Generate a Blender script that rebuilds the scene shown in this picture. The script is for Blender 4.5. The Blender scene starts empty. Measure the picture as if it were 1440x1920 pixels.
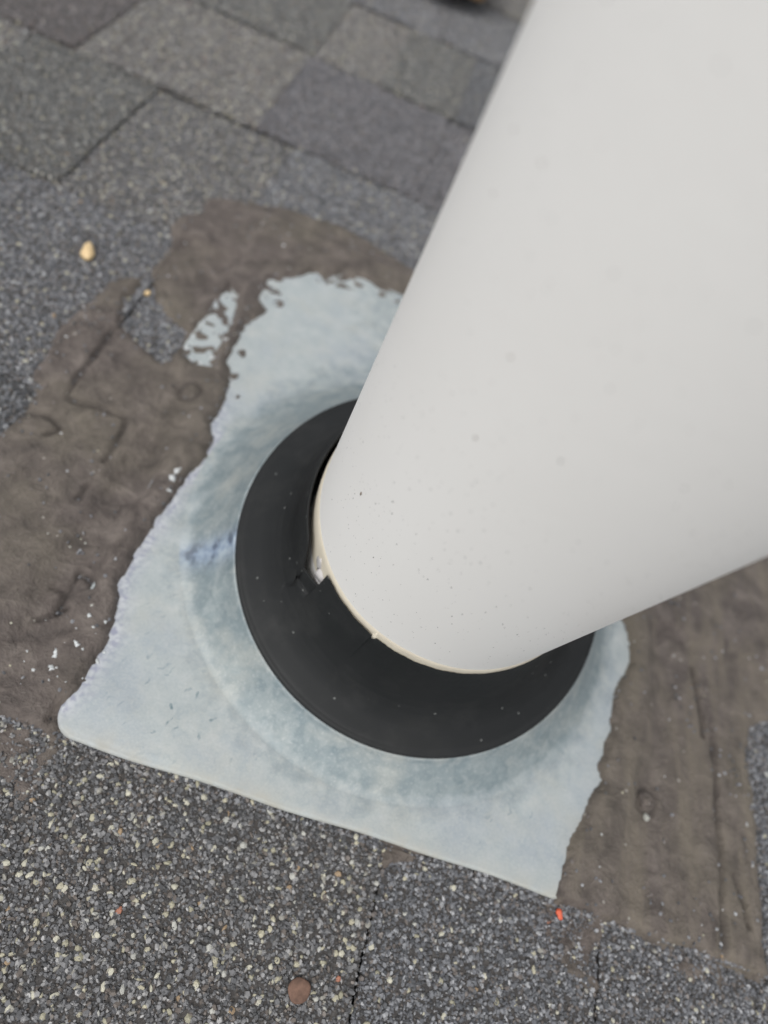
import bpy, bmesh, math, random
import numpy as np
from mathutils import Vector, Matrix
R = math.radians
C = bpy.context.scene.collection
scene = bpy.context.scene
MM = 0.001
rng = np.random.default_rng(7)
random.seed(7)

# ------------------------------------------------------------------ camera, sky, sun, exposure
# The roof plane is z = 0 (X across the courses, Y up towards the next courses), the pipe axis meets it at the origin.
cd = bpy.data.cameras.new('camera'); cam = bpy.data.objects.new('camera', cd); C.objects.link(cam)
cd.sensor_fit = 'VERTICAL'; cd.sensor_height = 36.0; cd.lens = 1400.0/1920.0*36.0
right = Vector((0.92540, 0.21550, 0.31175)); up = Vector((-0.36182, 0.74714, 0.55756)); back = right.cross(up)
m = Matrix((right, up, back)).transposed().to_4x4(); m.translation = Vector((-63.13, -205.32, 293.95))*MM
cam.matrix_world = m
cd.clip_start = 0.005; cd.clip_end = 200
cd.dof.use_dof = True; cd.dof.focus_distance = 0.244; cd.dof.aperture_fstop = 6.4
scene.camera = cam

SUN_EL, SUN_AZ = R(58), R(-118)          # direction towards the sun: elevation, angle from +X
world = bpy.data.worlds.new('World'); scene.world = world; world.use_nodes = True
wn = world.node_tree; wn.nodes.clear()
sky = wn.nodes.new('ShaderNodeTexSky'); sky.sky_type = 'NISHITA'; sky.sun_disc = False
sky.sun_elevation = SUN_EL; sky.sun_rotation = R(90) - SUN_AZ
sky.dust_density = 3.0; sky.air_density = 1.0; sky.ozone_density = 1.0
hs = wn.nodes.new('ShaderNodeHueSaturation'); hs.inputs['Saturation'].default_value = 0.16   # overcast: the cloud cover greys the blue
bg = wn.nodes.new('ShaderNodeBackground'); bg.inputs['Strength'].default_value = 0.15
wo = wn.nodes.new('ShaderNodeOutputWorld')
wn.links.new(sky.outputs[0], hs.inputs['Color']); wn.links.new(hs.outputs[0], bg.inputs[0]); wn.links.new(bg.outputs[0], wo.inputs[0])
sl = bpy.data.lights.new('sun', 'SUN'); sl.energy = 0.9; sl.angle = R(40); sl.color = (1.0, 0.97, 0.93)
so = bpy.data.objects.new('sun', sl); C.objects.link(so)
sd = Vector((math.cos(SUN_EL)*math.cos(SUN_AZ), math.cos(SUN_EL)*math.sin(SUN_AZ), math.sin(SUN_EL)))
so.rotation_euler = (-sd).to_track_quat('-Z', 'Y').to_euler(); so.location = sd*3
scene.view_settings.view_transform = 'Standard'; scene.view_settings.look = 'None'
scene.view_settings.exposure = 0.42; scene.view_settings.gamma = 1.0
scene.view_settings.use_curve_mapping = False

# ------------------------------------------------------------------ shapes measured on the roof
SEALANT_LEFT = [(-47.6, 246.8), (-70.9, 253.4), (-87.9, 257.9), (-104.1, 259.5), (-126.5, 255.8), (-141.5, 254.5), (-157.4, 244.8), (-168.1, 243.1), (-181.1, 237.9), (-188.9, 229.1), (-187.0, 213.0), (-194.7, 203.2), (-197.2, 187.9), (-190.0, 174.5), (-189.0, 160.0), (-189.5, 142.1), (-179.7, 124.3), (-172.3, 116.3), (-162.1, 110.4), (-154.5, 106.9), (-151.5, 90.4), (-153.6, 80.8), (-158.2, 77.8), (-168.7, 83.2), (-178.3, 88.3), (-185.9, 92.0), (-191.4, 110.9), (-189.9, 126.2), (-191.9, 133.6), (-198.4, 129.9), (-204.3, 119.1), (-205.2, 98.7), (-210.0, 75.9), (-204.6, 56.7), (-205.2, 37.1), (-199.2, 28.5), (-196.7, 18.3), (-198.9, 5.8), (-200.1, -5.7), (-207.5, -37.8), (-223.1, -74.6), (-191.7, -121.5), (-154.4, -120.3), (-135.4, -119.3), (-125.7, -118.8), (-117.2, -121.6), (-112.3, -120.7), (-117.9, -114.5), (-117.1, -108.7), (-114.5, -100.4), (-114.1, -91.6), (-113.6, -85.3), (-112.9, -77.7), (-115.1, -69.6), (-117.6, -60.0), (-121.0, -47.5), (-119.3, -35.0), (-118.6, -20.8), (-117.3, -5.6), (-117.3, 3.9), (-116.3, 11.1), (-112.3, 25.2), (-112.0, 36.7), (-117.2, 47.6), (-116.5, 66.7), (-119.4, 80.3), (-126.2, 92.2), (-126.6, 111.2), (-127.0, 126.1), (-119.6, 142.7), (-113.5, 152.8), (-113.2, 162.6), (-120.5, 166.0), (-127.1, 170.1), (-112.6, 185.3), (-92.5, 190.0), (-72.8, 197.9), (-47.5, 200.9), (-17.0, 198.8), (14.2, 168.2), (31.8, 207.0), (1.3, 255.3), (-26.1, 249.0)]
THIN_PATCH = [(-150.5, 84.1), (-152.9, 99.1), (-150.3, 115.8), (-150.3, 136.8), (-146.6, 153.3), (-137.5, 151.2), (-132.2, 122.6), (-132.2, 105.2), (-129.1, 84.5), (-139.2, 79.6)]
THIN_PATCH_TOP = [(-129.7, 173.0), (-113.7, 188.8), (-103.4, 202.5), (-76.5, 212.6), (-53.9, 213.0), (-34.5, 211.0), (-37.9, 190.8), (-63.7, 191.0), (-90.6, 183.0), (-109.2, 174.0), (-106.1, 150.7), (-119.0, 140.9), (-129.3, 151.4)]
SEALANT_RIGHT = [(88.4, -121.5), (89.5, -117.0), (91.5, -110.5), (92.1, -104.5), (93.1, -97.8), (98.0, -85.3), (102.5, -72.7), (107.5, -64.5), (105.4, -57.8), (110.3, -44.5), (112.8, -31.5), (111.6, -19.3), (116.4, -10.2), (121.0, 2.2), (121.5, 11.8), (118.3, 21.8), (111.7, 34.3), (104.6, 56.1), (90.2, 80.2), (85.0, 111.1), (127.7, 156.4), (208.5, 183.9), (270.2, 156.7), (271.0, 82.3), (245.8, 27.4), (203.9, 1.2), (192.4, -7.9), (190.5, -19.4), (189.9, -46.5), (189.4, -71.1), (188.3, -93.8), (187.1, -112.8), (189.4, -122.9), (180.7, -121.9), (172.1, -119.9), (159.6, -120.4), (139.8, -121.4), (122.8, -120.1), (108.4, -119.6), (98.8, -119.3), (89.4, -120.7)]
DAB = [(16.7, -120.9), (19.1, -118.8), (24.7, -118.5), (31.1, -119.4), (30.7, -121.5), (24.5, -122.9), (19.3, -126.4)]
SMEAR_RIGHT = [(88.3, -121.2), (101.2, -118.6), (113.2, -119.2), (112.2, -132.5), (109.4, -144.1), (99.3, -146.7), (93.2, -139.3), (91.2, -128.7)]
SMEAR_LEFT = [(-130.7, -120.6), (-121.1, -119.9), (-113.4, -121.3), (-112.0, -128.0), (-114.3, -136.7), (-113.3, -144.0), (-121.7, -137.2), (-134.3, -131.7)]
SMEAR_LOW = [(149.6, -122.7), (176.9, -121.7), (186.6, -124.6), (183.4, -131.0), (163.8, -130.4), (146.9, -128.1)]
CRACKS = [[(-185.8, 83.4), (-185.7, 57.6), (-186.2, 44.5), (-184.6, 30.4)], [(-184.6, 30.4), (-178.0, 30.3), (-172.6, 31.4), (-155.0, 31.6)], [(-153.9, 29.1), (-152.6, 12.9), (-153.2, 2.9)], [(-153.1, -11.8), (-153.9, -20.4)], [(-136.6, -55.0), (-137.3, -65.1), (-136.0, -75.1)], [(-136.6, -55.0), (-131.9, -56.0), (-128.3, -59.7)], [(-137.6, -64.5), (-143.1, -65.5)], [(168.0, -21.7), (167.8, -40.8), (168.0, -68.2), (167.7, -86.6), (166.1, -100.1), (166.0, -118.4)], [(173.2, -85.0), (178.2, -96.7), (178.7, -104.9)], [(-196.4, 12.8), (-186.3, 15.5), (-178.6, 11.6)], [(-181.8, 4.3), (-178.2, 10.7)], [(-141.6, -80.5), (-137.3, -76.2), (-134.3, -71.1)], [(159.0, 13.8), (161.4, -0.8), (163.1, -23.4)]]
PEBBLE = (-223.9, 134.5)
NAIL = (-2.2, -173.5)
RED_CHIP = (92.7, -123.2)
NAIL_BUMP = (130.4, -66.3)
NAIL_WHITE = (130.9, -73.1)
RING_BUMP = (-134.5, 61.8)
DIMPLE = (55.6, -81.7)
DIMPLE2 = (76.5, -57.8)
TOPOBJ = (-93.2, 762.3)
TOPOBJ_L = (-147.8, 686.5)
TOPOBJ_R = (-60.1, 808.3)
SPOTS = [((-120.9, 104.1), 9), ((-118.9, 83.8), 8), ((-111.8, 71.6), 4)]
FLECKS = [(-123.5, -74.1, 1.4), (-116.6, -74.1, 1.2), (-120.0, -77.2, 0.8), (-126.0, -80.4, 0.6), (-118.3, -79.8, 0.4), (-127.1, -87.0, 0.4), (-122.6, -86.5, 1.6), (-120.1, -87.9, 0.8), (-128.3, -91.4, 1.8), (-139.0, -93.7, 0.8), (-127.5, -96.7, 1.4), (-125.3, -96.1, 0.8), (-133.4, -99.5, 1.0), (-123.9, -99.8, 0.6), (-126.1, -101.5, 0.6), (-120.2, -100.9, 0.6), (-137.9, -98.0, 0.6), (-134.7, -106.4, 0.4), (-138.9, -78.9, 0.4), (-112.8, -85.1, 1.2), (-113.0, -88.8, 1.4), (-114.8, -97.7, 1.0), (-130.1, 206.7, 1.4), (-201.8, 65.6, 1.2), (-204.5, 32.2, 1.6), (-176.3, 8.4, 1.0), (106.6, -88.7, 0.8), (97.5, -85.0, 0.4), (139.5, -81.5, 0.4), (167.3, -101.0, 0.8), (155.7, -110.4, 0.4), (106.9, -101.8, 0.6), (140.5, -51.6, 0.6), (194.2, 32.6, 0.8), (148.4, 16.7, 0.8), (-121.0, 9.8, 1.8), (-121.0, 4.5, 2.0), (-119.9, -1.8, 1.6), (-120.5, 11.8, 1.2), (-132.1, 106.7, 1.8), (-134.8, 91.6, 2.0), (-147.9, 90.4, 2.0), (-142.5, 84.4, 1.8), (-137.9, 84.0, 1.4)]
PEBBLES = [(-183.8, 123.6, 3.4)]
PIPE_SPECKS = [(-131.1, 231.7, 0.3, 1), (-144.8, 138.0, 0.35, 1), (-126.7, 207.8, 0.32, 1), (-119.9, 179.6, 0.2, 0), (-82.5, 222.2, 0.25, 0), (-76.6, 198.0, 0.2, 0), (-87.3, 199.7, 0.25, 0), (-76.4, 147.1, 0.2, 0), (-79.8, 136.6, 0.2, 0), (-72.5, 140.3, 0.15, 0), (-97.6, 137.2, 0.18, 0), (-157.7, 256.2, 0.3, 1), (-170.1, 235.6, 0.2, 0), (-156.8, 231.8, 0.2, 0), (-132.0, 153.1, 0.2, 0), (-138.2, 146.1, 0.15, 0), (-139.6, 189.1, 0.15, 0), (-87.7, 193.4, 0.15, 0), (-96.0, 202.9, 0.2, 0), (-128.4, 124.2, 0.2, 0), (-149.3, 273.6, 0.3, 0), (-147.1, 260.1, 0.25, 1), (-121.7, 262.1, 0.25, 0), (-154.3, 246.3, 0.25, 1)]

# ------------------------------------------------------------------ helpers
def tag(o, label=None, cat=None, group=None, kind=None):
    if label: o['label'] = label
    if cat: o['category'] = cat
    if group: o['group'] = group
    if kind: o['kind'] = kind
    return o
def mesh_obj(name, verts, faces, mat, parent=None, smooth=False):
    me = bpy.data.meshes.new(name)
    me.from_pydata([tuple(v) for v in verts], [], [tuple(f) for f in faces]); me.update()
    if mat: me.materials.append(mat)
    if smooth: me.polygons.foreach_set('use_smooth', [True]*len(me.polygons))
    o = bpy.data.objects.new(name, me); C.objects.link(o)
    if parent: o.parent = parent
    return o
def bm_obj(name, bm, mat, parent=None, smooth=False):
    me = bpy.data.meshes.new(name); bm.to_mesh(me); bm.free()
    if mat: me.materials.append(mat)
    if smooth: me.polygons.foreach_set('use_smooth', [True]*len(me.polygons))
    o = bpy.data.objects.new(name, me); C.objects.link(o)
    if parent: o.parent = parent
    return o
def empty(name, loc=(0, 0, 0)):
    o = bpy.data.objects.new(name, None); C.objects.link(o); o.location = loc; o.empty_display_size = 0.02
    return o

_perm = rng.permutation(4096)
_vals = rng.random(4096)
def vnoise(x, y, s=0):
    xi = np.floor(x).astype(int); yi = np.floor(y).astype(int); fx = x-xi; fy = y-yi
    fx = fx*fx*(3-2*fx); fy = fy*fy*(3-2*fy)
    h = lambda a, b: _vals[(_perm[(a+s*57) & 4095] + b*131) & 4095]
    return (h(xi, yi)*(1-fx)+h(xi+1, yi)*fx)*(1-fy)+(h(xi, yi+1)*(1-fx)+h(xi+1, yi+1)*fx)*fy
def fbm(x, y, size, octs=4, s=0):
    v = 0; a = 1; t = 0
    for k in range(octs):
        v = v+a*(vnoise(x/size*2**k+13.7*k, y/size*2**k+5.1*k, s+k)-0.5)*2; t += a; a *= 0.55
    return v/t
def seg_dist(x, y, pts, closed=False):
    d = np.full(x.shape, 1e9); P = list(pts)+([pts[0]] if closed else [])
    for (ax, ay), (bx, by) in zip(P[:-1], P[1:]):
        ex, ey = bx-ax, by-ay; L = ex*ex+ey*ey+1e-9
        t = np.clip(((x-ax)*ex+(y-ay)*ey)/L, 0, 1)
        d = np.minimum(d, np.hypot(x-ax-t*ex, y-ay-t*ey))
    return d
def inside(x, y, pts):
    r = np.zeros(x.shape, bool); n = len(pts)
    for i in range(n):
        ax, ay = pts[i]; bx, by = pts[(i+1) % n]
        if ay == by: continue
        c = ((ay > y) != (by > y)) & (x < (bx-ax)*(y-ay)/(by-ay)+ax)
        r ^= c
    return r
def sdf(x, y, pts):
    d = seg_dist(x, y, pts, True); return np.where(inside(x, y, pts), d, -d)
def sstep(a, b, x):
    t = np.clip((x-a)/(b-a), 0, 1); return t*t*(3-2*t)

# ------------------------------------------------------------------ materials
class NT:
    def __init__(s, name):
        s.m = bpy.data.materials.new(name); s.m.use_nodes = True; s.t = s.m.node_tree
        s.b = s.t.nodes['Principled BSDF']
    def n(s, t, **k):
        o = s.t.nodes.new('ShaderNode'+t)
        for a, v in k.items():
            if a.startswith('i_'):
                key = a[2:].replace('_', ' '); o.inputs[key].default_value = v
            else: setattr(o, a, v)
        return o
    def l(s, a, b): s.t.links.new(a, b)
    def coord(s, scale=(1, 1, 1), kind='Object'):
        tc = s.n('TexCoord'); mp = s.n('Mapping'); mp.inputs['Scale'].default_value = scale
        s.l(tc.outputs[kind], mp.inputs[0]); return mp.outputs[0]
    def noise(s, vec, scale, detail=4, rough=0.55, dist=0.0):
        o = s.n('TexNoise'); o.inputs['Scale'].default_value = scale; o.inputs['Detail'].default_value = detail
        o.inputs['Roughness'].default_value = rough; o.inputs['Distortion'].default_value = dist
        s.l(vec, o.inputs['Vector']); return o.outputs['Fac']
    def ramp(s, fac, stops, interp='LINEAR'):
        o = s.n('ValToRGB'); o.color_ramp.interpolation = interp; e = o.color_ramp.elements
        while len(e) < len(stops): e.new(0.5)
        for i, (p, c) in enumerate(stops):
            e[i].position = p; e[i].color = (*c, 1) if not isinstance(c, (int, float)) else (c, c, c, 1)
        s.l(fac, o.inputs[0]); return o.outputs[0]
    def mix(s, fac, a, b, mode='MIX'):
        o = s.n('Mix', data_type='RGBA', blend_type=mode)
        if isinstance(fac, float): o.inputs[0].default_value = fac
        else: s.l(fac, o.inputs[0])
        for v, i in ((a, 6), (b, 7)):
            if isinstance(v, tuple): o.inputs[i].default_value = (*v, 1)
            else: s.l(v, o.inputs[i])
        return o.outputs[2]
    def math(s, op, a, b=None):
        o = s.n('Math', operation=op)
        for v, i in ((a, 0), (b, 1)):
            if v is None: continue
            if isinstance(v, (int, float)): o.inputs[i].default_value = v
            else: s.l(v, o.inputs[i])
        return o.outputs[0]
    def bump(s, h, strength, dist, prev=None):
        o = s.n('Bump'); o.inputs['Strength'].default_value = strength; o.inputs['Distance'].default_value = dist
        s.l(h, o.inputs['Height'])
        if prev is not None: s.l(prev, o.inputs['Normal'])
        return o.outputs[0]
    def done(s, col=None, rough=None, norm=None, metal=None, spec=None):
        for v, k in ((col, 'Base Color'), (rough, 'Roughness'), (norm, 'Normal'), (metal, 'Metallic'), (spec, 'Specular IOR Level')):
            if v is None: continue
            if isinstance(v, (int, float)): s.b.inputs[k].default_value = v
            elif isinstance(v, tuple): s.b.inputs[k].default_value = (*v, 1)
            else: s.l(v, s.b.inputs[k])
        return s.m

def mat_asphalt(name, a, b):
    t = NT(name); c = t.coord(); n = t.noise(c, 900, 3); f = t.noise(c, 60, 3)
    col = t.mix(f, a, b); col = t.mix(t.ramp(n, [(0.45, 0.0), (0.7, 1.0)]), col, (0.085, 0.080, 0.076))
    return t.done(col, 0.9, t.bump(n, 0.7, 0.0006))
def mat_granule(name, stops, rough=0.45):
    t = NT(name); oi = t.n('ObjectInfo')
    col = t.ramp(oi.outputs['Random'], stops, 'CONSTANT')
    c = t.coord(kind='Generated'); n = t.noise(c, 3.0, 3)
    col = t.mix(t.math('MULTIPLY', n, 0.7), col, (0.09, 0.085, 0.08))
    return t.done(col, rough, None, None, 0.45)
CREAM = [(0, (.50, .47, .34)), (.25, (.60, .58, .46)), (.45, (.40, .38, .27)), (.6, (.52, .52, .47)), (.78, (.33, .32, .28)), (.955, (.36, .25, .14)), (.985, (.42, .16, .09)), (.99, (.60, .62, .62))]
def palette(t, br):
    g = lambda v: tuple(x*br*y for x, y in zip(v, t))
    return [(0, g((.040, .042, .045))), (.24, g((.070, .072, .077))), (.48, g((.104, .105, .109))), (.66, g((.155, .155, .157))),
            (.76, g((.088, .074, .064))), (.88, g((.23, .228, .225))), (.94, g((.024, .024, .025)))]
KINDS = {   # name: tint of the dark granules, brightness, pale granules per m2
    'speckled':  ((1.0, 1.0, 1.0), 1.75, 50000),
    'slate':     ((0.97, 1.0, 1.05), 1.95, 16000),
    'purple':    ((1.0, .99, 1.05), 1.75, 1500),
    'bluegrey':  ((0.96, 1.0, 1.06), 2.05, 20000),
    'dark':      ((1.08, 0.98, 0.97), 1.3, 3000),
    'green':     ((0.98, 1.0, 0.95), 1.65, 24000),
    'warm':      ((1.03, 1.0, 0.965), 1.95, 60000),
    'ink':       ((0.95, 1.0, 1.06), 1.5, 6000),
}
MG = {k: mat_granule('mineral granules '+k, palette(v[0], v[1])) for k, v in KINDS.items()}
M_CREAM = mat_granule('pale granules', CREAM, 0.7)
MB = {k: mat_asphalt('shingle asphalt '+k, tuple(.034*x for x in v[0]), (.058, .050, .045)) for k, v in KINDS.items()}

def mat_metal():
    t = NT('weathered galvanised steel'); c = t.coord()
    big = t.noise(c, 26, 3, .5); mid = t.noise(c, 110, 7, .66, .1); fine = t.noise(c, 420, 3)
    vo = t.n('TexVoronoi'); vo.inputs['Scale'].default_value = 170; wob = t.n('VectorMath', operation='ADD'); nn = t.n('TexNoise'); nn.inputs['Scale'].default_value = 160; nn.inputs['Detail'].default_value = 3; t.l(c, nn.inputs['Vector']); sca = t.n('VectorMath', operation='SCALE'); sca.inputs['Scale'].default_value = .010; t.l(nn.outputs['Color'], sca.inputs[0]); t.l(c, wob.inputs[0]); t.l(sca.outputs[0], wob.inputs[1]); t.l(wob.outputs[0], vo.inputs['Vector'])
    sp = t.n('SeparateColor'); t.l(vo.outputs['Color'], sp.inputs[0])
    wht = t.n('Attribute', attribute_name='whitening'); rim = t.n('Attribute', attribute_name='rim')
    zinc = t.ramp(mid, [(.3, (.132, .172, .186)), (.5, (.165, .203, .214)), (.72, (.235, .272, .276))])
    white = t.ramp(mid, [(.3, (.315, .350, .355)), (.5, (.355, .388, .390)), (.72, (.420, .442, .436))])
    white = t.mix(t.ramp(big, [(.46, 0.0), (.64, .45)]), white, (.29, .325, .365))
    k = t.math('ADD', wht.outputs['Fac'], t.math('MULTIPLY', t.math('SUBTRACT', mid, .5), .55))
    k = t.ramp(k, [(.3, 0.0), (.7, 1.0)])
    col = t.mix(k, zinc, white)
    col = t.mix(t.math('MULTIPLY', t.ramp(sp.outputs[0], [(.45, 0.0), (.9, 1.0)]), .20), col, (.40, .415, .395))
    col = t.mix(t.math('MULTIPLY', t.ramp(sp.outputs[1], [(.6, 0.0), (.95, 1.0)]), .12), col, (.20, .26, .29))
    col = t.mix(t.math('MULTIPLY', t.ramp(fine, [(.5, 0.0), (.72, 1.0)]), .20), col, (.42, .43, .42))
    col = t.mix(t.math('MULTIPLY', t.ramp(t.noise(c, 40, 6, .65, .1), [(.50, 0.0), (.66, 1.0)]), .35), col, (.42, .415, .37))
    gn = t.noise(c, 1100, 3, .7); col = t.mix(t.math('MULTIPLY', t.ramp(gn, [(.35, 1.0), (.5, 0.0)]), .22), col, (.22, .27, .28))
    col = t.mix(t.math('MULTIPLY', t.ramp(gn, [(.55, 0.0), (.68, 1.0)]), .30), col, (.50, .51, .49))
    # rim of white and lilac oxide beside the sealant
    rr = t.math('MULTIPLY', rim.outputs['Fac'], t.ramp(mid, [(.3, .35), (.6, 1.0)]))
    col = t.mix(rr, col, t.ramp(fine, [(.4, (.27, .28, .35)), (.6, (.46, .475, .50))]))
    de = t.n('Attribute', attribute_name='dirt'); col = t.mix(t.math('MULTIPLY', de.outputs['Fac'], t.ramp(mid, [(.35, .3), (.6, 1.0)])), col, (.30, .285, .235))
    bl = t.n('Attribute', attribute_name='smudge')
    col = t.mix(bl.outputs['Fac'], col, t.ramp(mid, [(.40, (.07, .09, .14)), (.5, (.21, .27, .36)), (.62, (.34, .40, .46))]))
    # short dark scratches running down the sheet
    rot = t.n('Mapping'); rot.vector_type = 'POINT'; rot.inputs['Rotation'].default_value = (0, 0, R(-62)); dn = t.n('TexNoise'); dn.inputs['Scale'].default_value = 90; dn.inputs['Detail'].default_value = 3; t.l(c, dn.inputs['Vector']); ds = t.n('VectorMath', operation='SCALE'); ds.inputs['Scale'].default_value = .016; t.l(dn.outputs['Color'], ds.inputs[0]); da = t.n('VectorMath', operation='ADD'); t.l(c, da.inputs[0]); t.l(ds.outputs[0], da.inputs[1]); t.l(da.outputs[0], rot.inputs[0])
    st_ = t.n('Mapping'); st_.inputs['Scale'].default_value = (.30, 1.0, 1.0); t.l(rot.outputs[0], st_.inputs[0])
    v2 = t.n('TexVoronoi'); v2.voronoi_dimensions = '2D'; v2.inputs['Scale'].default_value = 300; t.l(st_.outputs[0], v2.inputs['Vector'])
    s2 = t.n('SeparateColor'); t.l(v2.outputs['Color'], s2.inputs[0]); sm = t.noise(c, 16, 1)
    sc = t.math('MULTIPLY', t.math('LESS_THAN', v2.outputs['Distance'], .15), t.math('GREATER_THAN', s2.outputs[0], .62))
    zn = t.n('Attribute', attribute_name='scratch'); sc = t.math('MULTIPLY', sc, t.math('MULTIPLY', zn.outputs['Fac'], t.ramp(t.noise(c, 420, 2), [(.38, .1), (.6, .9)])))
    col = t.mix(sc, col, (.10, .16, .18))
    rgh = t.ramp(mid, [(.3, .46), (.7, .62)])
    n1 = t.bump(fine, .12, .0004); n1 = t.bump(mid, .22, .0009, n1); n1 = t.bump(sc, -.5, .0004, n1)
    return t.done(col, rgh, n1, .12, .4)
M_METAL = mat_metal()

def mat_sealant():
    t = NT('roofing cement'); c = t.coord()
    big = t.noise(c, 14, 4, .55, .5); mid = t.noise(c, 85, 7, .68, .4); fine = t.noise(c, 620, 3, .6)
    cs = t.coord((1.0, .16, 1.0)); st = t.noise(cs, 70, 6, .65, .4)
    col = t.ramp(mid, [(.30, (.050, .041, .036)), (.5, (.098, .081, .072)), (.7, (.165, .141, .124))])
    tan = t.ramp(mid, [(.3, (.075, .065, .050)), (.7, (.155, .134, .105))])
    right = t.n('Attribute', attribute_name='streak')
    k = t.math('MULTIPLY', t.ramp(big, [(.45, 0.0), (.68, 1.0)]), .75)
    col = t.mix(k, col, tan)
    k2 = t.math('MULTIPLY', right.outputs['Fac'], t.ramp(st, [(.45, 0.0), (.62, .8)]))
    col = t.mix(k2, col, (.145, .124, .097))
    gr = t.n('Attribute', attribute_name='groove')
    dirt = t.math('MULTIPLY', gr.outputs['Fac'], .75)
    col = t.mix(dirt, col, (.025, .021, .019))
    # pale grit caught in the cement
    vo = t.n('TexVoronoi'); vo.inputs['Scale'].default_value = 210; t.l(c, vo.inputs['Vector'])
    sp = t.n('SeparateColor'); t.l(vo.outputs['Color'], sp.inputs[0])
    g = t.math('MULTIPLY', t.math('LESS_THAN', vo.outputs['Distance'], .17), t.math('GREATER_THAN', sp.outputs[0], .965))
    col = t.mix(g, col, (.28, .26, .23))
    col = t.mix(t.ramp(fine, [(.58, 0.0), (.75, .45)]), col, (.19, .17, .15))
    n1 = t.bump(fine, .75, .0007); n1 = t.bump(t.noise(c, 230, 4, .65), .6, .0012, n1); n1 = t.bump(mid, .95, .0032, n1)
    n2 = t.bump(t.math('MULTIPLY', right.outputs['Fac'], st), .5, .0016, n1)
    return t.done(col, t.ramp(mid, [(.3, .62), (.7, .82)]), n2, None, .4)
M_SEAL = mat_sealant()

def mat_rubber():
    t = NT('black rubber'); c = t.coord(); a = t.noise(c, 34, 4, .6); f = t.noise(c, 900, 2)
    col = t.ramp(a, [(.3, (.0080, .0090, .0094)), (.6, (.0112, .0122, .0127)), (.8, (.018, .0188, .0185))])
    vo = t.n('TexVoronoi'); vo.inputs['Scale'].default_value = 330; t.l(c, vo.inputs['Vector'])
    sp = t.n('SeparateColor'); t.l(vo.outputs['Color'], sp.inputs[0])
    g = t.math('MULTIPLY', t.math('LESS_THAN', vo.outputs['Distance'], .14), t.math('GREATER_THAN', sp.outputs[0], .90))
    col = t.mix(t.ramp(t.noise(c, 55, 6, .7), [(.52, 0.0), (.75, .35)]), col, (.035, .035, .034))
    col = t.mix(g, col, (.13, .135, .13))
    return t.done(col, t.ramp(a, [(.3, .52), (.7, .68)]), t.bump(f, .10, .0003), None, .28)
M_RUB = mat_rubber()

def mat_pipe():
    t = NT('white painted pipe'); c = t.coord(); a = t.noise(c, 12, 3); f = t.noise(c, 1500, 2)
    col = t.ramp(a, [(.3, (.84, .828, .798)), (.7, (.865, .855, .828))])
    def specks(scale, r, p, colr, col):
        vo = t.n('TexVoronoi'); vo.inputs['Scale'].default_value = scale; t.l(c, vo.inputs['Vector'])
        sp = t.n('SeparateColor'); t.l(vo.outputs['Color'], sp.inputs[0])
        g = t.math('MULTIPLY', t.math('LESS_THAN', vo.outputs['Distance'], r), t.math('GREATER_THAN', sp.outputs[1], p))
        zone = t.ramp(t.noise(c, 22, 2), [(.40, 0.15), (.58, 1.0)])
        return t.mix(t.math('MULTIPLY', g, zone), col, colr)
    col = specks(700, .13, .84, (.30, .28, .26), col)
    col = specks(260, .065, .86, (.06, .05, .04), col)
    n = t.bump(f, .10, .0002); n = t.bump(t.noise(c, 160, 3), .08, .0008, n)
    return t.done(col, .48, n, None, .4)
M_PIPE = mat_pipe()
def flat(name, col, rough=.6, var=.25, scale=300, metal=None, bump=.3):
    t = NT(name); c = t.coord(); n = t.noise(c, scale, 3)
    cc = t.mix(n, tuple(x*(1-var) for x in col), tuple(min(1, x*(1+var)) for x in col))
    return t.done(cc, rough, t.bump(n, bump, .0004), metal)
M_CAULK = flat('cream caulk', (.68, .62, .50), .5, .12, 200)
M_WCAULK = flat('pale caulk smear', (.52, .50, .49), .5, .15, 200)
M_SPECK = flat('brown dirt speck', (.14, .09, .05), .8)
M_DSPECK = flat('dark dirt speck', (.07, .065, .06), .8)
M_RUST = flat('rusty steel', (.135, .078, .055), .8, .85, 300, .15, .9)
M_PEB = flat('tan pebble', (.62, .46, .25), .6, .35, 220)
M_RED = flat('red chip', (.55, .10, .045), .6)
M_WHITE = flat('white flake', (.50, .52, .52), .7, .35, 400)
M_GREYCHIP = flat('grey chip', (.30, .30, .27), .7, .3, 300)
M_ZDOT = flat('zinc dimple', (.37, .41, .43), .5, .2, 500)
M_BOOTU = flat('black boot leather', (.022, .020, .018), .5, .2, 60)
M_SOLE = flat('tan boot sole', (.42, .26, .12), .6, .2, 60)
M_DECK = flat('black roofing felt', (.02, .02, .02), .95, .3, 60)

# ------------------------------------------------------------------ roof: sheet, then every shingle piece
EXPO, V0 = 151.5, -120.0
def build_roof():
    """one wide sheet of felt that the shingles lie on"""
    z = -14.0
    me = mesh_obj('roof', [(-3, -2, z*MM), (3, -2, z*MM), (3, 5, z*MM), (-3, 5, z*MM)], [(0, 1, 2, 3)], M_DECK)
    return tag(me, kind='structure')
roof = build_roof()
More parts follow.
